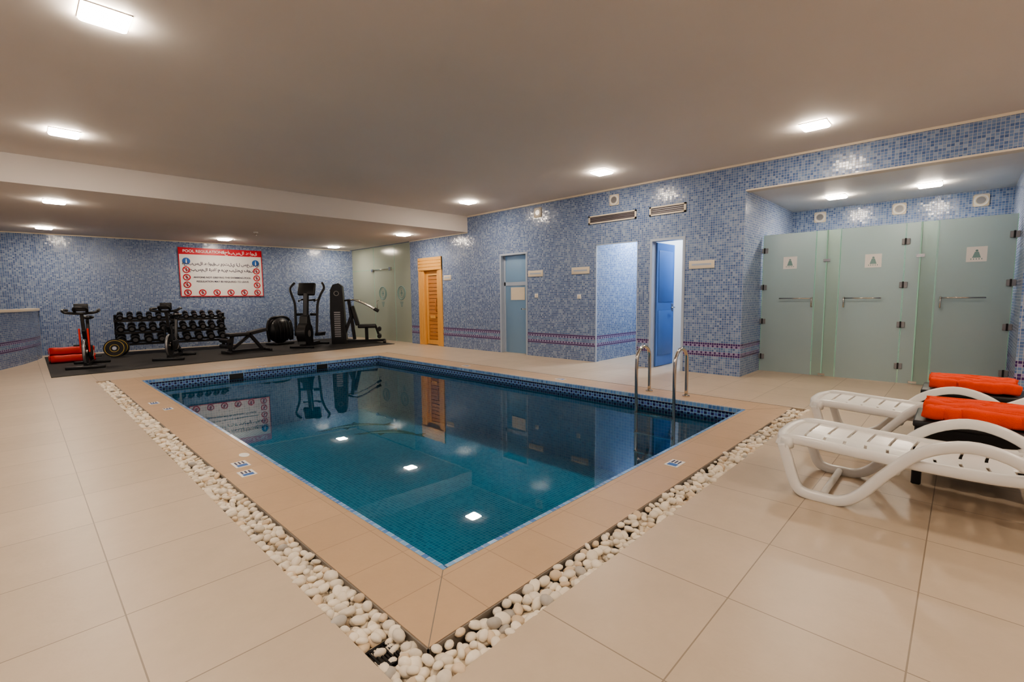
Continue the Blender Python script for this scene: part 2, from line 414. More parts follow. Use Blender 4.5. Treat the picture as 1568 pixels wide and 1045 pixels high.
for i, yy in enumerate((4.05, 9.2, 11.06)):
    b = MB(); b.box(XT, XB, yy, yy + .1, 0, 2.9, M_white); b.obj('wall_partition')
b = MB()
b.prism([(XL, yback(XL), 0), (XB, yback(XB), 0), (XB, yback(XB) + .15, 0), (XL, yback(XL) + .15, 0)], (0, 0, TOP), M_wallplain); b.obj('wall_back')
b = MB(); b.box(XL - .15, XL, YF, 16, 0, TOP, M_wall); b.obj('wall_left')
b = MB(); b.box(XL - .15, XB + .1, YF - .15, YF, 0, TOP, M_white); b.obj('wall_front')
# ceiling
b = MB()
b.prism([(XL, YF, ZC), (XT, YF, ZC), (XT, ystep(XT), ZC), (XL, ystep(XL), ZC)], (0, 0, .12), M_ceil)
b.prism([(XL, ystep(XL), ZL), (XW, ystep(XW), ZL), (XW, 15.9, ZL), (XL, 15.9, ZL)], (0, 0, .5), M_ceil)
b.box(XT, XB, -.45, 2.44, 2.82, 2.95, M_white)
b.box(XT, XB, 2.55, 9.2, 2.83, 2.95, M_white); b.box(XT, XB, 9.3, 15.5, 2.83, 2.95, M_white)
b.obj('ceiling')
b = MB()
b.box(XW - .018, XW, YF, ystep(XW), ZC - .03, ZC, M_cream)
b.box(XW - .01, XW + .15, -.45, 2.44, 2.80, 2.822, M_cream)
b.box(XW - .014, XW, ystep(XW), 11.18, ZL - .02, ZL, M_cream)
b.obj('trim_ceiling')
b = MB()
b.prism([(XL, yback(XL) - .012, ZL - .025), (XW, yback(XW) - .012, ZL - .025), (XW, yback(XW), ZL - .025), (XL, yback(XL), ZL - .025)], (0, 0, .025), M_cream)
b.obj('trim_back')

# low tiled wall (left)
b = MB()
pts = [(-2.55, 11.4), (-1.4, 11.55), (-.75, 11.95), (-.33, 12.7), (.0, 13.6), (.22, 14.4), (.30, 14.9), (.32, 15.5)]
outer = pts; inner = [(-2.55, 11.6), (-1.5, 11.75), (-.93, 12.1), (-.52, 12.8), (-.2, 13.65), (.03, 14.45), (.1, 14.95), (.12, 15.5)]
for i in range(len(pts) - 1):
    q = [outer[i], outer[i + 1], inner[i + 1], inner[i]]
    b.prism([(x, y, 0) for x, y in q], (0, 0, 1.06), M_wall)
    q2 = [(outer[i][0] + .03, outer[i][1] - .02), (outer[i + 1][0] + .03, outer[i + 1][1] - .02), inner[i + 1], inner[i]]
    b.prism([(x, y, 1.06) for x, y in q2], (0, 0, .05), M_cream)
b.obj('wall_low_tiled')

# ------------------------------------------------------------------ ceiling lights
def lamp(x, y, z, mat=M_lamp, s=.13):
    b = MB()
    b.box(x - s, x + s, y - s, y + s, z - .034, z - .004, mat, .02, 2)
    b.box(x - s - .006, x + s + .006, y - s - .006, y + s + .006, z - .008, z, M_white)
    b.obj('ceiling_light')
for x, y in ((.56, 4.39), (.52, 7.65), (6.5, 7.43), (6.49, 4.23), (6.5, 1.36), (.55, 1.2), (3.4, -1.7), (6.5, -1.7), (.4, -1.6), (-1.7, 1.3), (-1.7, 4.4), (-1.7, 7.6)): lamp(x, y, ZC)  # last four, out of view, are added to brighten the dark near ceiling
for x, y in ((.52, 10.42), (.51, 14.2), (3.82, 13.9), (6.7, 13.8), (6.69, 10.07)): lamp(x, y, ZL)
for y in (1.57, .45): lamp(9.15, y, 2.82)
lamp(8.9, 4.62, 2.83, M_lampc); lamp(8.8, 3.3, 2.83, M_lampc); lamp(9.0, 7.3, 2.83, M_lampc, .1); lamp(9.0, 12.8, 2.83)  # last one is unseen, added to light the frosted partition from behind
lamp(9.0, 10.2, 2.83, M_lampw, .1)

# ------------------------------------------------------------------ right wall fittings
def plate(name, y0, y1, z0, z1):
    b = MB(); b.box(XW - .012, XW, y0, y1, z0, z1, M_cream, .004); b.box(XW - .014, XW - .012, y0 + .05, y1 - .05, (z0 + z1) / 2 - .015, (z0 + z1) / 2 + .015, M_frame); b.obj(name)
plate('wall_sign_plate', 6.38, 6.79, 1.69, 1.82); plate('wall_sign_plate', 5.22, 5.64, 1.70, 1.83)
plate('wall_sign_plate', 2.87, 3.28, 1.69, 1.82); plate('wall_sign_plate', 9.40, 9.70, 1.71, 1.84)
for y, z in ((6.56, 1.29), (5.46, 1.26)):
    b = MB(); b.box(XW - .012, XW, y - .045, y + .045, z - .045, z + .045, M_white, .004); b.box(XW - .016, XW - .01, y - .02, y + .02, z - .03, z + .03, M_cream, .003); b.obj('light_switch')
for y0, y1 in ((4.24, 5.24), (3.35, 3.99)):
    b = MB()
    for (a0, a1, c0, c1) in ((y0, y1, 2.62, 2.645), (y0, y1, 2.745, 2.77), (y0, y0 + .03, 2.62, 2.77), (y1 - .03, y1, 2.62, 2.77)):
        b.box(XW - .02, XW, a0, a1, c0, c1, M_cream)
    b.box(XW - .004, XW, y0 + .02, y1 - .02, 2.64, 2.75, M_vent)
    for k in range(3): b.box(XW - .014, XW - .002, y0 + .03, y1 - .03, 2.66 + k * .03, 2.667 + k * .03, M_grey)
    b.obj('air_vent')
def speaker(x, y, z, r=.09, ax=-1):
    b = MB(); b.box(x - .012, x, y - r * 1.08, y + r * 1.08, z - r * 1.08, z + r * 1.08, M_cream, .02, 2)
    b.cyl((x - .012, y, z), (x - .022, y, z), r, M_white, 28); b.cyl((x - .022, y, z), (x - .024, y, z), r * .62, M_grey, 24); b.ring((x - .022, y, z), (1, 0, 0), r * .68, .006, M_cream)
    b.obj('wall_speaker')
speaker(XW, 6.51, 3.01); speaker(XW, 4.69, 3.0)
for y in (2.0, .87, -.1): speaker(XB, y, 2.67, .085)
# opening frames
def oframe(n, y0, y1, z):
    b = MB(); w = .04
    b.box(XW - .01, XT, y0, y0 + w, 0, z, M_frame); b.box(XW - .01, XT, y1 - w, y1, 0, z, M_frame); b.box(XW - .01, XT, y0 + w, y1 - w, z - w, z, M_frame); b.obj(n)
oframe('trim_door', 6.82, 7.65, 2.23); oframe('trim_door', 3.35, 3.97, 2.23)
b = MB(); b.box(XW - .008, XW + .03, 4.20, 4.215, 0, 2.23, M_frame); b.box(XW - .008, XW + .03, 5.065, 5.08, 0, 2.23, M_frame); b.box(XW - .008, XW + .03, 4.2, 5.08, 2.215, 2.23, M_frame); b.obj('trim_passage')
# door 1 frosted glass
M_frostb = frosted('frosted_blue_glass', (.42, .60, .78), transp=.1)
b = MB(); b.box(XT - .05, XT - .035, 6.86, 7.61, .01, 2.19, M_frostb)
b.box(XT - .056, XT - .03, 6.86, 6.90, .01, 2.19, M_frame); b.box(XT - .056, XT - .03, 7.57, 7.61, .01, 2.19, M_frame)
b.box(XT - .056, XT - .03, 6.86, 7.61, 1.52, 1.6, M_frame); b.box(XT - .06, XT - .052, 6.98, 7.40, 1.2, 1.48, M_cream)
b.tube([(XT - .05, 6.93, 1.0), (XT - .1, 6.93, 1.0), (XT - .1, 7.05, 1.0)], .01, M_steel); b.obj('door_1')
# door 3 blue leaf opened inwards
b = MB(); b.T = TR(XT - .02, 3.92, 0, -.04)
b.box(0, .62, -.02, .02, .01, 2.18, M_bluedoor)
b.box(.06, .56, -.026, -.02, .2, 1.0, M_bluedoor, .004); b.box(.06, .56, -.026, -.02, 1.15, 2.05, M_bluedoor, .004)
b.tube([(.56, -.02, 1.05), (.56, -.07, 1.05), (.44, -.07, 1.05)], .01, M_steel); b.box(.53, .59, -.026, -.02, .98, 1.12, M_steel)
b.obj('door_2')

# sauna ------------------------------------------------------------------
b = MB(); y0, y1, z = 9.76, 10.78, 2.33
for k in range(3):
    w0 = .075 * k
    b.box(XW - .03 + .01 * k, XW + .1, y0 + w0, y0 + w0 + .07, 0, z - w0, M_pine, .006, 1)
    b.box(XW - .03 + .01 * k, XW + .1, y1 - w0 - .07, y1 - w0, 0, z - w0, M_pine, .006, 1)
b.box(XW - .03, XW + .1, y0, y1, z - .34, z, M_pine, .006, 1)
for k in range(4): b.box(XW - .04, XW - .02, y0, y1, z - .08 - k * .085, z - .005 - k * .085, M_pine, .006, 1)
b.obj('sauna_door_frame')
b = MB()
b.box(XW + .06, XW + .1, 10.0, 10.08, .02, 1.98, M_pine); b.box(XW + .06, XW + .1, 10.46, 10.54, .02, 1.98, M_pine)
b.box(XW + .06, XW + .1, 10.08, 10.46, .02, .14, M_pine); b.box(XW + .06, XW + .1, 10.08, 10.46, 1.86, 1.98, M_pine)
for k in range(17): b.box(XW + .07, XW + .09, 10.08, 10.46, .15 + k * .1, .24 + k * .1, M_pine2, .006, 1)
b.box(XW + .05, XW + .066, 10.16, 10.38, .72, .80, M_pine)
b.tube([(XW + .06, 10.1, .9), (XW + .02, 10.1, .93), (XW + .02, 10.1, 1.2), (XW + .06, 10.1, 1.23)], .014, M_pine2)
b.obj('sauna_door')
b = MB()
for k in range(20): b.box(XT + .02, XT + 2.4, 11.03, 11.05, .02 + k * .13, .14 + k * .13, M_pine2)
b.box(XB - .4, XB - .02, 9.35, 11.0, .42, .48, M_pine); b.box(XB - .38, XB - .34, 9.4, 9.5, 0, .42, M_pine); b.box(XB - .38, XB - .34, 10.8, 10.9, 0, .42, M_pine)
b.obj('sauna_bench')

# glass partition back right ---------------------------------------------
b = MB()
ys = [11.18, 12.05, 13.2, 14.55]
for i in range(3):
    b.box(XW + .05, XW + .062, ys[i] + .006, ys[i + 1] - .006, .01, ZL - .01, M_frost2)
    b.box(XW + .048, XW + .064, ys[i] + .0, ys[i] + .008, .01, ZL - .01, M_edge)
b.box(XW + .045, XW + .067, 12.05, 14.55, 2.14, 2.15, M_edge)
for y in (11.72, 12.72):
    b.ring((XW + .046, y, 1.42), (1, 0, 0), .19, .014, M_etch); b.ring((XW + .046, y, 1.42), (1, 0, 0), .14, .007, M_etch)
    b.box(XW + .044, XW + .047, y - .02, y + .02, 1.34, 1.5, M_etch); b.box(XW + .044, XW + .047, y - .06, y + .05, 1.40, 1.43, M_etch)
    for k in range(4): b.box(XW + .044, XW + .047, y - .08 + k * .015, y + .08 - k * .015, 1.14 - k * .04, 1.16 - k * .04, M_etch)
b.tube([(XW + .01, 12.35, 2.13), (XW + .01, 13.3, 2.13)], .012, M_steel)
b.box(XW, XW + .07, 12.2, 12.3, 2.08, 2.18, M_steel); b.box(XW, XW + .07, 13.2, 13.3, 2.08, 2.16, M_steel)
b.tube([(XW + .05, 13.0, .9), (XW, 13.0, .9), (XW, 13.0, 1.2), (XW + .05, 13.0, 1.2)], .012, M_steel)
b.obj('window_glass_partition')

# ------------------------------------------------------------------ showers
XS = 8.47; HS = 2.22
b = MB()
pan = [(2.41, 1.68, 1), (1.67, 1.54, 0), (1.53, 1.37, 0), (1.36, .63, 1), (.62, .47, 1), (.46, .30, 0), (.29, -.42, 1)]
for y1, y0, fr in pan:
    b.box(XS, XS + .01, y0, y1, .012, HS, M_frost if fr else M_frostc)
    b.box(XS - .001, XS + .011, y0 - .003, y0 + .003, .012, HS, M_edge); b.box(XS - .001, XS + .011, y1 - .003, y1 + .003, .012, HS, M_edge)
for y in (1.53, .46): b.box(XS + .011, XB - .01, y - .005, y + .005, .01, HS, M_glass); 
for y in (1.53, .46): b.box(XS + .0, XS + .02, y - .006, y + .006, .01, HS, M_edge)
for yc, z_ in [(y, z) for y in (2.39, .625, -.40) for z in (.25, .83, 1.38, 1.97)]:
    b.box(XS - .014, XS + .022, yc - .048, yc + .04, z_ - .04, z_ + .04, M_grey, .004, 1)
    b.box(XS - .018, XS - .012, yc - .01, yc + .01, z_ - .045, z_ + .045, M_black)
for y in (1.53, .46): b.box(XS - .01, XS + .02, y - .045, y + .045, 1.75, 1.79, M_steel); b.box(XS - .01, XS + .02, y - .045, y + .045, .02, .05, M_steel)
for ya, yb_ in ((2.14, 1.70), (1.29, .86), (.23, -.19)):
    b.tube([(XS - .045, ya, 1.2), (XS - .045, yb_, 1.2)], .009, M_steel)
    yh = yb_ if ya > 2 else ya
    b.tube([(XS, ya, 1.2), (XS - .045, ya, 1.2)], .008, M_steel); b.tube([(XS, yb_, 1.2), (XS - .045, yb_, 1.2)], .008, M_steel)
    b.tube([(XS, yh, 1.21), (XS - .045, yh, 1.21), (XS - .045, yh, 1.07), (XS, yh, 1.07)], .01, M_steel)
b.obj('shower_glass_enclosure')
for y, z_ in ((2.02, 1.76), (.97, 1.73), (-.08, 1.75)):
    b = MB(); b.box(XS - .004, XS, y - .095, y + .095, z_ - .095, z_ + .095, M_posterwhite)
    x_ = XS - .006
    b.sph((x_, y, z_ + .045), (.002, .014, .014), M_etch, 2)
    b.prism([(x_, y - .018, z_ + .03), (x_, y + .018, z_ + .03), (x_, y + .04, z_ - .045), (x_, y - .04, z_ - .045)], (.002, 0, 0), M_etch)
    for k in (-.05, -.025, 0, .025, .05): b.box(x_, x_ + .002, y + k - .004, y + k + .004, z_ - .07, z_ - .052, M_etch)
    b.obj('shower_sign')
for y in (2.0, .97, -.05):
    b = MB(); q = XB - .004
    b.tube([(q - .012, y, 2.1), (q - .3, y, 2.12), (q - .32, y, 2.05)], .012, M_steel); b.cyl((q - .32, y, 2.05), (q - .32, y, 2.02), .03, M_steel, r2=.09)
    b.box(q - .04, q, y - .06, y + .06, 1.05, 1.15, M_steel, .01); b.tube([(q - .02, y, 1.1), (q - .02, y, 2.1)], .009, M_steel); b.obj('shower_head')

# ------------------------------------------------------------------ ladder
b = MB()
for y in (2.95, 2.45):
    b.tube([(5.70, y, -.0), (5.70, y, .40), (5.68, y, .53), (5.60, y, .60), (5.50, y, .61), (5.40, y, .54), (5.36, y, .40), (5.36, y, 0), (5.37, y, -.5), (5.39, y, -.95)], .021, M_steel, 14, sub=4)
    b.cyl((5.70, y, 0), (5.70, y, .014), .045, M_steel, 20)
for z_ in (-.22, -.47, -.72):
    b.box(5.30, 5.40, 2.45, 2.95, z_ - .012, z_ + .012, M_steel, .006)
b.obj('pool_ladder')

# depth marker plates ------------------------------------------------------
def marker(x, y, a, w=.15, h=.10):
    b = MB(); b.T = TR(x, y, .0, a)
    b.box(-w / 2, w / 2, -h / 2, h / 2, 0.0, .004, M_posterwhite)
    b.box(-w / 2 + .012, -w * .08, -h / 2 + .015, h / 2 - .015, .004, .005, M_blueprint)
    for k in range(3): b.box(0, w / 2 - .015, -h / 2 + .02 + k * .025, -h / 2 + .032 + k * .025, .004, .005, M_ink)
    b.obj('depth_marker_plate')
marker(3.32, 1.50, 0); marker(1.09, 3.92, 1.57, .15, .1); marker(1.06, 3.68, 1.57, .13, .1); marker(1.07, 7.11, 1.57); marker(1.12, 6.6, 1.57, .12, .09); marker(5.66, 6.6, 1.57); marker(5.66, 4.4, 1.57); marker(3.1, 9.5, 0)
b = MB(); n = 24
b.prism([(1.18 + .035 * math.cos(2 * pi * k / n), 4.14 + .06 * math.sin(2 * pi * k / n), 0) for k in range(n)], (0, 0, .004), M_posterwhite); b.obj('oval_marker_plate')

# ------------------------------------------------------------------ poster
ang = math.atan(-.125)
P = bpy.data.objects.new('pool_regulations_sign', None); C.objects.link(P)
px = 3.04; W = 2.0; Hh = 1.31; pz = 1.36
P.matrix_world = Matrix.Translation((px, yback(px) - .03, pz)) @ Matrix.Rotation(ang, 4, 'Z')
b = MB()
b.box(0, W, 0, .02, 0, Hh, M_posterwhite); b.box(0, W, -.003, .0, Hh - .18, Hh, M_posterred)
for q in ((0, W, 0, .02), (0, .02, 0, Hh), (W - .02, W, 0, Hh)): b.box(q[0], q[1], -.003, 0, q[2], q[3], M_posterred)
def proh(x, z, r=.075):
    b.ring((x, -.004, z), (0, 1, 0), r, .013, M_posterred, 24)
    b.obox((x - r * .7, -.006, z + r * .7), (x + r * .7, -.006, z - r * .7), .006, .016, M_posterred, 0.0001)
    b.box(x - .012, x + .012, -.005, -.001, z - .045, z + .02, M_ink); b.sph((x, -.004, z + .035), (.015, .003, .015), M_ink, 1)
    b.box(x - .03, x + .03, -.005, -.001, z - .01, z + .003, M_ink)
for z_ in (.72, .52, .32): proh(.16, z_); proh(W - .16, z_)
for k in range(6): proh(.16 + k * (W - .32) / 5, .11)
b.cyl((.17, 0, .95), (.17, -.004, .95), .09, M_blueprint, 28); b.cyl((W - .17, 0, .95), (W - .17, -.004, .95), .09, M_blueprint, 28)
for x in (.17, W - .17): b.box(x - .014, x + .014, -.006, -.003, .89, .97, M_posterwhite); b.sph((x, -.005, .99), (.016, .003, .016), M_posterwhite, 1)
b.obj('sign_board', P)
def text(s_, x, z, size, mat, al='LEFT'):
    cu = bpy.data.curves.new('sign_text', 'FONT'); cu.body = s_; cu.size = size; cu.align_x = al; cu.extrude = .001; cu.offset = size * .02; cu.materials.append(mat)
    o = bpy.data.objects.new('sign_text', cu); C.objects.link(o); o.parent = P; o.location = (x, -.006, z); o.rotation_euler = (pi / 2, 0, 0)
text('POOL REGULATIONS', .1, Hh - .125, .10, M_posterwhite)
text('ةحابسلا دعاوق', W - .12, Hh - .125, .12, M_posterwhite, 'RIGHT')
text('ةحابسلا دعاوقب مزتلي ال صخش يأ', W / 2, .86, .105, M_ink, 'CENTER')
text('حبسملا ةرداغم هنم بلطي فوس', W / 2, .70, .105, M_ink, 'CENTER')
text('ANYONE NOT OBEYING THE SWIMMING POOL', W / 2, .50, .064, M_ink, 'CENTER')
text('REGULATION MAY BE REQUIRED TO LEAVE', W / 2, .39, .064, M_ink, 'CENTER')

# ------------------------------------------------------------------ gym
b = MB(); b.prism([(.30, 10.8, 0), (7.15, 11.35, 0), (7.15, 14.55, 0), (.34, 14.9, 0)], (0, 0, .012), M_rubber); b.obj('gym_floor_mat')
GZ = .012
def spin_bike(x, y, a, acc, acc2):
    b = MB(); b.T = TR(x, y, GZ, a)
    for xx in (-.48, .5): b.box(xx - .035, xx + .035, -.28, .28, 0, .055, M_blackm, .012)
    b.obox((-.48, 0, .06), (.5, 0, .06), .06, .06, M_blackm)
    b.obox((-.45, 0, .08), (.1, 0, .45), .06, .07, M_blackm); b.obox((.5, 0, .08), (.1, 0, .45), .05, .06, M_blackm)
    b.obox((.1, 0, .42), (.36, 0, .72), .06, .08, acc)
    b.cyl((.36, -.025, .30), (.36, .025, .30), .23, M_blackm, 36); b.cyl((.36, -.035, .30), (.36, .035, .30), .07, M_steel, 20); b.ring((.36, 0, .30), (0, 1, 0), .225, .022, M_grey)
    for yy in (-.06, .06): b.obox((.36, yy, .30), (.37, yy, .74), .025, .06, acc2)
    b.obox((.34, 0, .68), (.42, 0, 1.02), .05, .055, M_blackm)
    b.tube([(.24, -.22, 1.08), (.45, -.25, 1.08), (.55, -.2, 1.04), (.45, 0, 1.02), (.55, .2, 1.04), (.45, .25, 1.08), (.24, .22, 1.08)], .024, M_black, 10, sub=4)
    b.tube([(.45, -.08, 1.03), (.60, -.08, 1.12), (.60, .08, 1.12), (.45, .08, 1.03)], .022, M_black, 10, sub=3)
    b.box(.39, .44, -.10, .10, 1.06, 1.20, M_black, .012)
    b.obox((-.12, 0, .35), (-.26, 0, .86), .05, .055, M_blackm); b.obox((-.34, 0, .87), (-.18, 0, .87), .04, .04, M_blackm)
    b.sph((-.33, 0, .93), (.12, .10, .04), M_black); b.sph((-.2, 0, .93), (.12, .045, .035), M_black)
    b.cyl((.03, -.05, .3), (.03, .05, .3), .11, M_black, 24)
    b.box(-.05, .38, .045, .07, .20, .40, M_black, .012)
    for sg in (-1, 1):
        b.obox((.03, sg * .08, .3), (.03 + sg * .12, sg * .08, .3 - sg * .1), .02, .03, M_steel); b.box(.03 + sg * .12 - .05, .03 + sg * .12 + .05, sg * .16 - .05, sg * .16 + .05, .3 - sg * .1 - .015, .3 - sg * .1 + .015, M_black, .006)
    b.obj('spin_bike')
spin_bike(.88, 12.15, -1.75, M_blackm, M_red); spin_bike(2.3, 12.35, -2.0, M_blackm, M_black)
# dumbbell rack
b = MB(); b.T = TR(1.55, 14.55, GZ, -.12)
Lr = 2.25
for xx in (0.04, Lr - .04, Lr / 2):
    b.obox((xx, 0, 0.02), (xx, -.5, .02), .06, .04, M_blackm); b.obox((xx, 0, .02), (xx, -.12, .92), .07, .07, M_blackm)
for yy, z_ in ((-.42, .26), (-.30, .52), (-.20, .80)):
    for o_ in (-.08, .10): b.obox((0, yy + o_, z_ + o_ * .3), (Lr, yy + o_, z_ + o_ * .3), .03, .055, M_blackm)
    for xx in (.04, Lr - .04): b.obox((xx, 0 - .1, z_), (xx, yy - .12, z_ - .02), .03, .06, M_blackm)
b.obj('dumbbell_rack')
b = MB(); b.T = TR(1.55, 14.55, GZ, -.12)
for r_, (yy, z_) in enumerate(((-.42, .26), (-.30, .52), (-.20, .80))):
    nn = (9, 11, 12)[r_]; rad = (.088, .078, .062)[r_]
    for k in range(nn):
        xx = .12 + k * (Lr - .24) / (nn - 1); zc = z_ + .03 + rad
        b.cyl((xx, yy - .1, zc - .03), (xx, yy + .12, zc + .03), .016, M_steel, 10)
        for s0, s1 in ((-.15, -.06), (.06, .15)):
            b.cyl((xx, yy + s0, zc + s0 * .3), (xx, yy + s1, zc + s1 * .3), rad, M_black, 8, smooth=False)
        b.cyl((xx, yy - .150, zc - .045), (xx, yy - .153, zc - .046), rad * .55, M_grey, 16)
b.obj('dumbbell_set')
# weight plates leaning
b = MB()
for k, (x, y) in enumerate(((1.42, 13.45), (1.50, 13.62))):
    c = Vector((x, y, GZ + .205)); d = Vector((-.35, -.9, .18)).normalized()
    b.cyl(c, c + d * .05, .2, M_black, 36); b.ring(c + d * .05, d, .17, .006, M_gold); b.ring(c + d * .05, d, .08, .005, M_gold); b.cyl(c + d * .05, c + d * .053, .04, M_steel, 18)
b.obj('weight_plates')
# red rolled mats
b = MB()
for z_, yo in ((.085, 0), (.085, .22), (.235, .11)):
    pts = [(.38 + k * .085, 13.2 + yo, GZ + z_ + .004 * math.sin(k * 2)) for k in range(9)]
    b.tube(pts, .082, M_red, 14, flat=(.074, .10)); b.tube([(.36, 13.2 + yo, GZ + z_), (.37, 13.2 + yo, GZ + z_)], .06, M_red)
b.obj('red_rolled_towels')
# bench
b = MB(); b.T = TR(3.72, 12.4, GZ, .15)
b.box(-.42, .05, -.13, .13, .39, .47, M_black, .02)
b.obox((.07, 0, .44), (.48, 0, .52), .25, .075, M_black, .015)
b.obox((-.42, 0, .04), (.45, 0, .04), .07, .06, M_blackm); b.box(-.47, -.41, -.22, .22, 0, .055, M_blackm, .01); b.box(.43, .49, -.28, .28, 0, .055, M_blackm, .01)
b.obox((-.36, 0, .05), (-.30, 0, .40), .07, .07, M_blackm); b.obox((.38, 0, .05), (.1, 0, .42), .07, .07, M_blackm); b.obox((-.3, 0, .1), (.1, 0, .4), .06, .06, M_blackm)
for z_ in (.30, .17): b.cyl((-.46, -.2, z_), (-.46, .2, z_), .05, M_black, 16)
b.obox((-.33, 0, .35), (-.46, 0, .14), .04, .04, M_blackm)
b.obj('weight_bench')
# fan trainer
b = MB(); b.T = TR(5.0, 13.75, GZ, .4)
b.box(-.3, .3, -.22, .22, 0, .06, M_blackm, .02)
b.sph((0, 0, .40), (.38, .26, .36), M_black)
for k in range(-3, 4): b.tube([(k * .1, -.26 * math.sqrt(max(.05, 1 - (k * .1 / .37) ** 2)) - .01, .12), (k * .1, -.27 * math.sqrt(max(.05, 1 - (k * .1 / .37) ** 2)) - .02, .38), (k * .1, -.2 * math.sqrt(max(.05, 1 - (k * .1 / .37) ** 2)), .66)], .012, M_blackm, 8, sub=3)
b.tube([(-.36, 0, .1), (-.40, 0, .5), (-.25, 0, .74), (.25, 0, .74), (.40, 0, .5), (.36, 0, .1)], .035, M_blackm, 10, sub=4)
b.obj('air_fan_trainer')
# elliptical
b = MB(); b.T = TR(5.32, 12.55, GZ, -2.35)
b.obox((-.6, 0, .06), (.55, 0, .06), .09, .08, M_blackm)
for xx in (-.57, .52): b.box(xx - .04, xx + .04, -.3, .3, 0, .06, M_blackm, .015)
b.cyl((.3, -.11, .36), (.3, .11, .36), .28, M_black, 36); b.cyl((.3, -.115, .36), (.3, .115, .36), .2, M_blackm, 30); b.cyl((.3, -.12, .36), (.3, .12, .36), .09, M_grey, 30)
b.prism([(.52, -.10, .1), (.34, -.10, .8), (.20, -.10, .85), (.0, -.10, .1)], (0, .2, 0), M_black)
b.obox((.25, 0, .4), (.10, 0, 1.42), .11, .13, M_blackm, .02)
b.box(.0, .10, -.22, .22, 1.34, 1.68, M_black, .03, 2, Matrix.Rotation(-.35, 3, 'Y')); b.box(-.015, -.008, -.1, .1, 1.46, 1.58, M_grey)
b.tube([(.1, -.2, 1.2), (-.08, -.2, 1.24), (-.1, 0, 1.22), (-.08, .2, 1.24), (.1, .2, 1.2)], .022, M_black, 10, sub=3)
for sg in (-1, 1):
    b.tube([(.13, sg * .10, .85), (.13, sg * .28, .85)], .035, M_blackm)
    b.tube([(.22, sg * .27, .30), (.15, sg * .28, .85), (.12, sg * .30, 1.15), (.10, sg * .38, 1.38), (.02, sg * .44, 1.54), (-.08, sg * .36, 1.68)], .03, M_black, 10, sub=4)
    b.obox((.22, sg * .25, .32), (-.5, sg * .2, .22 + sg * .06), .06, .06, M_blackm)
    b.box(-.42, -.05, sg * .2 - .08, sg * .2 + .08, .27 + sg * .04, .32 + sg * .04, M_black, .015)
b.obj('elliptical_trainer')
# multi gym
b = MB(); b.T = TR(6.22, 12.72, GZ, -.55)
prof = [(-.17, 0), (-.19, .8), (-.16, 1.5), (-.09, 1.64), (.06, 1.68), (.15, 1.6), (.17, 1.2), (.20, .4), (.22, 0)]
b.prism([(x, -.26, z) for x, z in prof], (0, .52, 0), M_black)
b.prism([(x * .8, -.275, z * .95 + .03) for x, z in prof], (0, .015, 0), M_blackm)
for k in range(12): b.box(-.08, .08, -.285, -.275, .2 + k * .06, .235 + k * .06, M_grey)
b.ring((.0, -.29, 1.4), (0, 1, 0), .06, .01, M_grey)
b.obox((.15, 0, .05), (1.25, 0, .05), .08, .07, M_blackm); b.box(1.2, 1.28, -.35, .35, 0, .06, M_blackm, .015)
b.obox((.75, 0, .05), (.75, 0, .45), .09, .09, M_blackm); b.box(.52, 1.02, -.2, .2, .42, .52, M_black, .03)
b.obox((.52, 0, .5), (.38, 0, 1.05), .36, .10, M_black, .02); b.obox((.42, 0, .1), (.3, 0, 1.2), .09, .09, M_blackm)
b.obox((.1, 0, .1), (.42, 0, .95), .2, .08, M_blackm)
b.tube([(.2, -.1, 1.2), (.45, -.35, 1.22), (.75, -.38, 1.1), (1.05, -.38, .92)], .024, M_steel, 10, sub=3); b.tube([(.2, .1, 1.2), (.45, .35, 1.22), (.75, .38, 1.1), (1.05, .38, .92)], .024, M_steel, 10, sub=3)
for sg in (-.38, .38): b.tube([(.98, sg, .96), (1.10, sg, .89)], .036, M_black)
for z_ in (.38, .18): b.cyl((1.1, -.22, z_), (1.1, .22, z_), .06, M_black, 18)
b.obox((1.0, 0, .48), (1.1, 0, .15), .06, .06, M_blackm)
b.obj('multi_gym_machine')

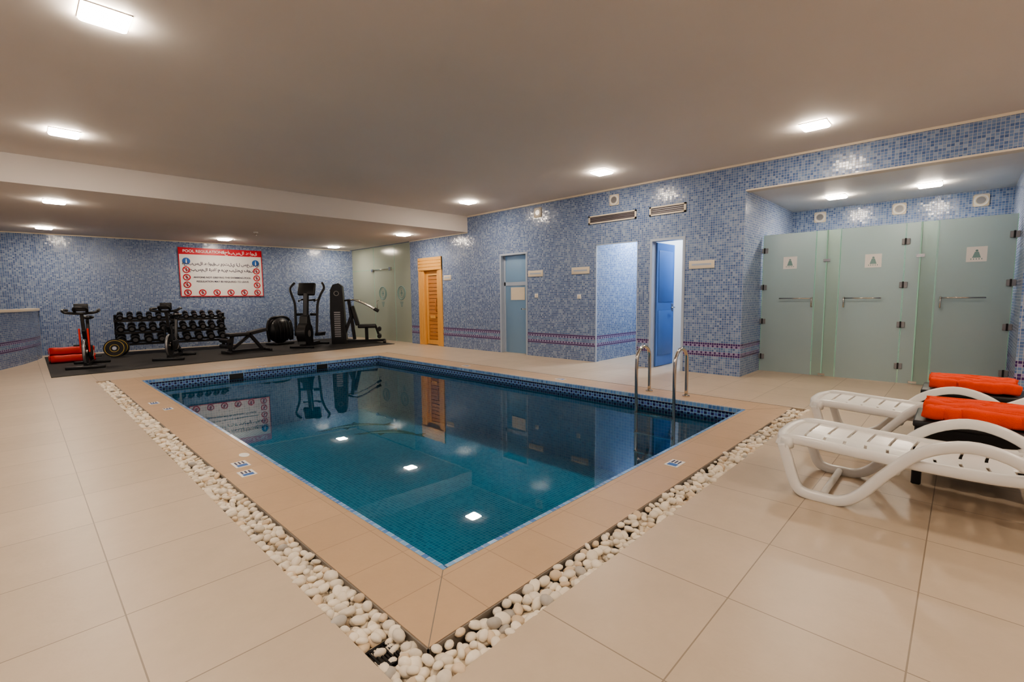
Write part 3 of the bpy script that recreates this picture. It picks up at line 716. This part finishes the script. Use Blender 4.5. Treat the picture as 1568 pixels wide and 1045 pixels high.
# ------------------------------------------------------------------ loungers
def lounger(x, y, w=.66, a=0):
    """foot end at y, extending towards -y; x = low side"""
    b = MB(); b.T = Matrix.Translation((x, y, 0)) @ Matrix.Rotation(a, 4, 'Z')
    def Pp(l, z, xx): return (xx, -l, z)
    side = [(.02, .32), (.05, .22), (.10, .07), (.15, .03), (.24, .026), (.33, .03), (.42, .09), (.54, .25), (.68, .40), (.86, .47), (1.04, .43), (1.2, .30), (1.32, .10), (1.42, .03), (1.55, .028), (1.62, .06), (1.66, .30)]
    for xx in (.03, w - .03): b.tube([Pp(l, z, xx) for l, z in side], .03, M_plastic, 14, sub=5, flat=(.028, .030), up=(1, 0, 0))
    for xx in (.065, w - .065):
        b.tube([Pp(l, z, xx) for l, z in ((-.0, .30), (.02, .335), (.12, .345), (.4, .33), (.8, .32), (1.05, .33), (1.2, .37))], .03, M_plastic, 12, sub=4, flat=(.03, .03), up=(1, 0, 0))
        b.tube([Pp(l, z, xx) for l, z in ((1.08, .34), (1.25, .44), (1.5, .62), (1.8, .80))], .03, M_plastic, 12, sub=4, flat=(.028, .028), up=(1, 0, 0))
    # foot nose
    b.tube([Pp(.06, .325, .02), Pp(.01, .325, .08), Pp(-.02, .325, w * .3), Pp(-.025, .325, w * .5), Pp(-.02, .325, w * .7), Pp(.01, .325, w - .08), Pp(.06, .325, w - .02)], .03, M_plastic, 12, sub=4, flat=(.035, .03), up=(0, 0, 1))
    def slat(l0, z0, l1, z1):
        n = 9; vs = []; t = .012
        for k in range(n):
            f = k / (n - 1); xx = .06 + f * (w - .12); cr = .018 * (1 - (2 * f - 1) ** 2) * -1 + .012
            bow = .03 * (1 - (2 * f - 1) ** 2)
            for (l, z) in ((l0, z0), (l1, z1)):
                vs.append((xx, -(l - bow), z + cr)); vs.append((xx, -(l - bow), z + cr - t))
        fs = []
        for k in range(n - 1):
            o = k * 4; q = o + 4
            fs += [(o, o + 2, q + 2, q), (o + 1, q + 1, q + 3, o + 3), (o, q, q + 1, o + 1), (o + 2, o + 3, q + 3, q + 2)]
        fs += [(0, 1, 3, 2), ((n - 1) * 4, (n - 1) * 4 + 2, (n - 1) * 4 + 3, (n - 1) * 4 + 1)]
        b.add(vs, fs, M_plastic, False)
    def prof(l): 
        if l < .12: return .335 + l * .08
        if l < .8: return .345 - (l - .12) * .037
        return .32 + (l - .8) * .04
    # central rib closes the gaps so only short side slots remain
    b.tube([Pp(l, prof(l) - .012, w / 2) for l in (.02, .2, .4, .6, .8, 1.0, 1.1)], .03, M_plastic, 10, flat=(.05, .006), up=(1, 0, 0))
    l = .03
    while l < 1.05: slat(l, prof(l), l + .090, prof(l + .090)); l += .105
    l = 1.10
    while l < 1.78:
        z0 = .36 + (l - 1.1) * .63; slat(l, z0, l + .085, z0 + .054); l += .103
    # crossbars between feet
    for l_, z_ in ((.24, .03), (.58, .27), (1.48, .03)): b.tube([Pp(l_, z_, .03), Pp(l_, z_, w - .03)], .02, M_plastic, 10)
    b.tube([Pp(1.35, .48, .07), Pp(1.45, .2, .06), Pp(1.5, .04, .05)], .018, M_plastic); b.tube([Pp(1.35, .48, w - .07), Pp(1.45, .2, w - .06), Pp(1.5, .04, w - .05)], .018, M_plastic)
    b.obj('sun_lounger')
lounger(3.26, .80); lounger(4.56, .88); 
def side_table(x, y, hh=.43):
    b = MB(); w = .46; d = .62
    for xx in (x, x + w - .05):
        for yy in (y - d, y - .05): b.box(xx, xx + .05, yy, yy + .05, 0, hh - .04, M_black, .006, 1)
    b.box(x - .01, x + w + .01, y - d - .01, y + .01, hh - .045, hh, M_black, .012)
    for yy in (y - d + .015, y - .035): b.box(x + .05, x + w - .05, yy, yy + .02, hh - .22, hh - .04, M_black)
    for xx in (x + .012, x + w - .032): b.box(xx, xx + .02, y - d + .05, y - .05, hh - .22, hh - .04, M_black)
    for k in range(5): b.box(x + .02, x + w - .02, y - d + .06 + k * .11, y - d + .12 + k * .11, .10, .12, M_black)
    b.obj('black_side_table')
def towels(x, y, z):
    b = MB(); rnd = random.Random(int(x * 10))
    for xx, rr in ((x + .07, .048), (x + .17, .055), (x + .28, .05), (x + .39, .05)):
        pts = []
        for k in range(13): pts.append((xx + rnd.uniform(-.012, .012), y - .05 - k * .043, z + rr * .95 + rnd.uniform(0, .014)))
        b.tube(pts, rr, M_orange, 14, sub=3, flat=(rr * .9, rr * 1.1), up=(0, 0, 1))
        b.tube([(xx + rr * .6, y - .035, z + rr * 1.7), (xx + rr * .7, y - .3, z + rr * 1.8), (xx + rr * .6, y - .57, z + rr * 1.7)], .014, M_orange, 8, sub=4)
    b.obj('orange_rolled_towels')
side_table(4.01, .19); towels(4.01, .19, .431)
side_table(5.36, .22); towels(5.36, .22, .431)

# sprinkler / detector on low ceiling
b = MB(); b.cyl((3.95, 12.0, ZL), (3.95, 12.0, ZL - .03), .05, M_white, 24); b.cyl((3.95, 12.0, ZL - .03), (3.95, 12.0, ZL - .07), .012, M_steel, 12); b.cyl((3.95, 12, ZL - .07), (3.95, 12, ZL - .075), .03, M_steel, 16); b.obj('ceiling_sprinkler')

# ------------------------------------------------------------------ world, camera
w = bpy.data.worlds.new('world'); sc.world = w; w.use_nodes = True
w.node_tree.nodes['Background'].inputs[0].default_value = (.5, .45, .4, 1); w.node_tree.nodes['Background'].inputs[1].default_value = .05
cd = bpy.data.cameras.new('camera'); cam = bpy.data.objects.new('camera', cd); C.objects.link(cam)
cd.sensor_width = 36; cd.lens = 36 * 722 / 1568; cd.clip_start = .05
th = math.radians(43.75); pt = math.radians(5.245); r = .009
Fh = Vector((math.cos(th), math.sin(th), 0)); Rh = Vector((math.sin(th), -math.cos(th), 0)); U = Vector((0, 0, 1))
fwd = Fh * math.cos(pt) - U * math.sin(pt); up = Fh * math.sin(pt) + U * math.cos(pt)
right = Rh * math.cos(r) - up * math.sin(r); up2 = Rh * math.sin(r) + up * math.cos(r)
Mx = Matrix((right, up2, -fwd)).transposed().to_4x4(); Mx.translation = (0, 0, 1.25)
cam.matrix_world = Mx; sc.camera = cam
sc.view_settings.view_transform = 'AgX'
sc.view_settings.look = 'AgX - Medium High Contrast'
sc.view_settings.exposure = .72
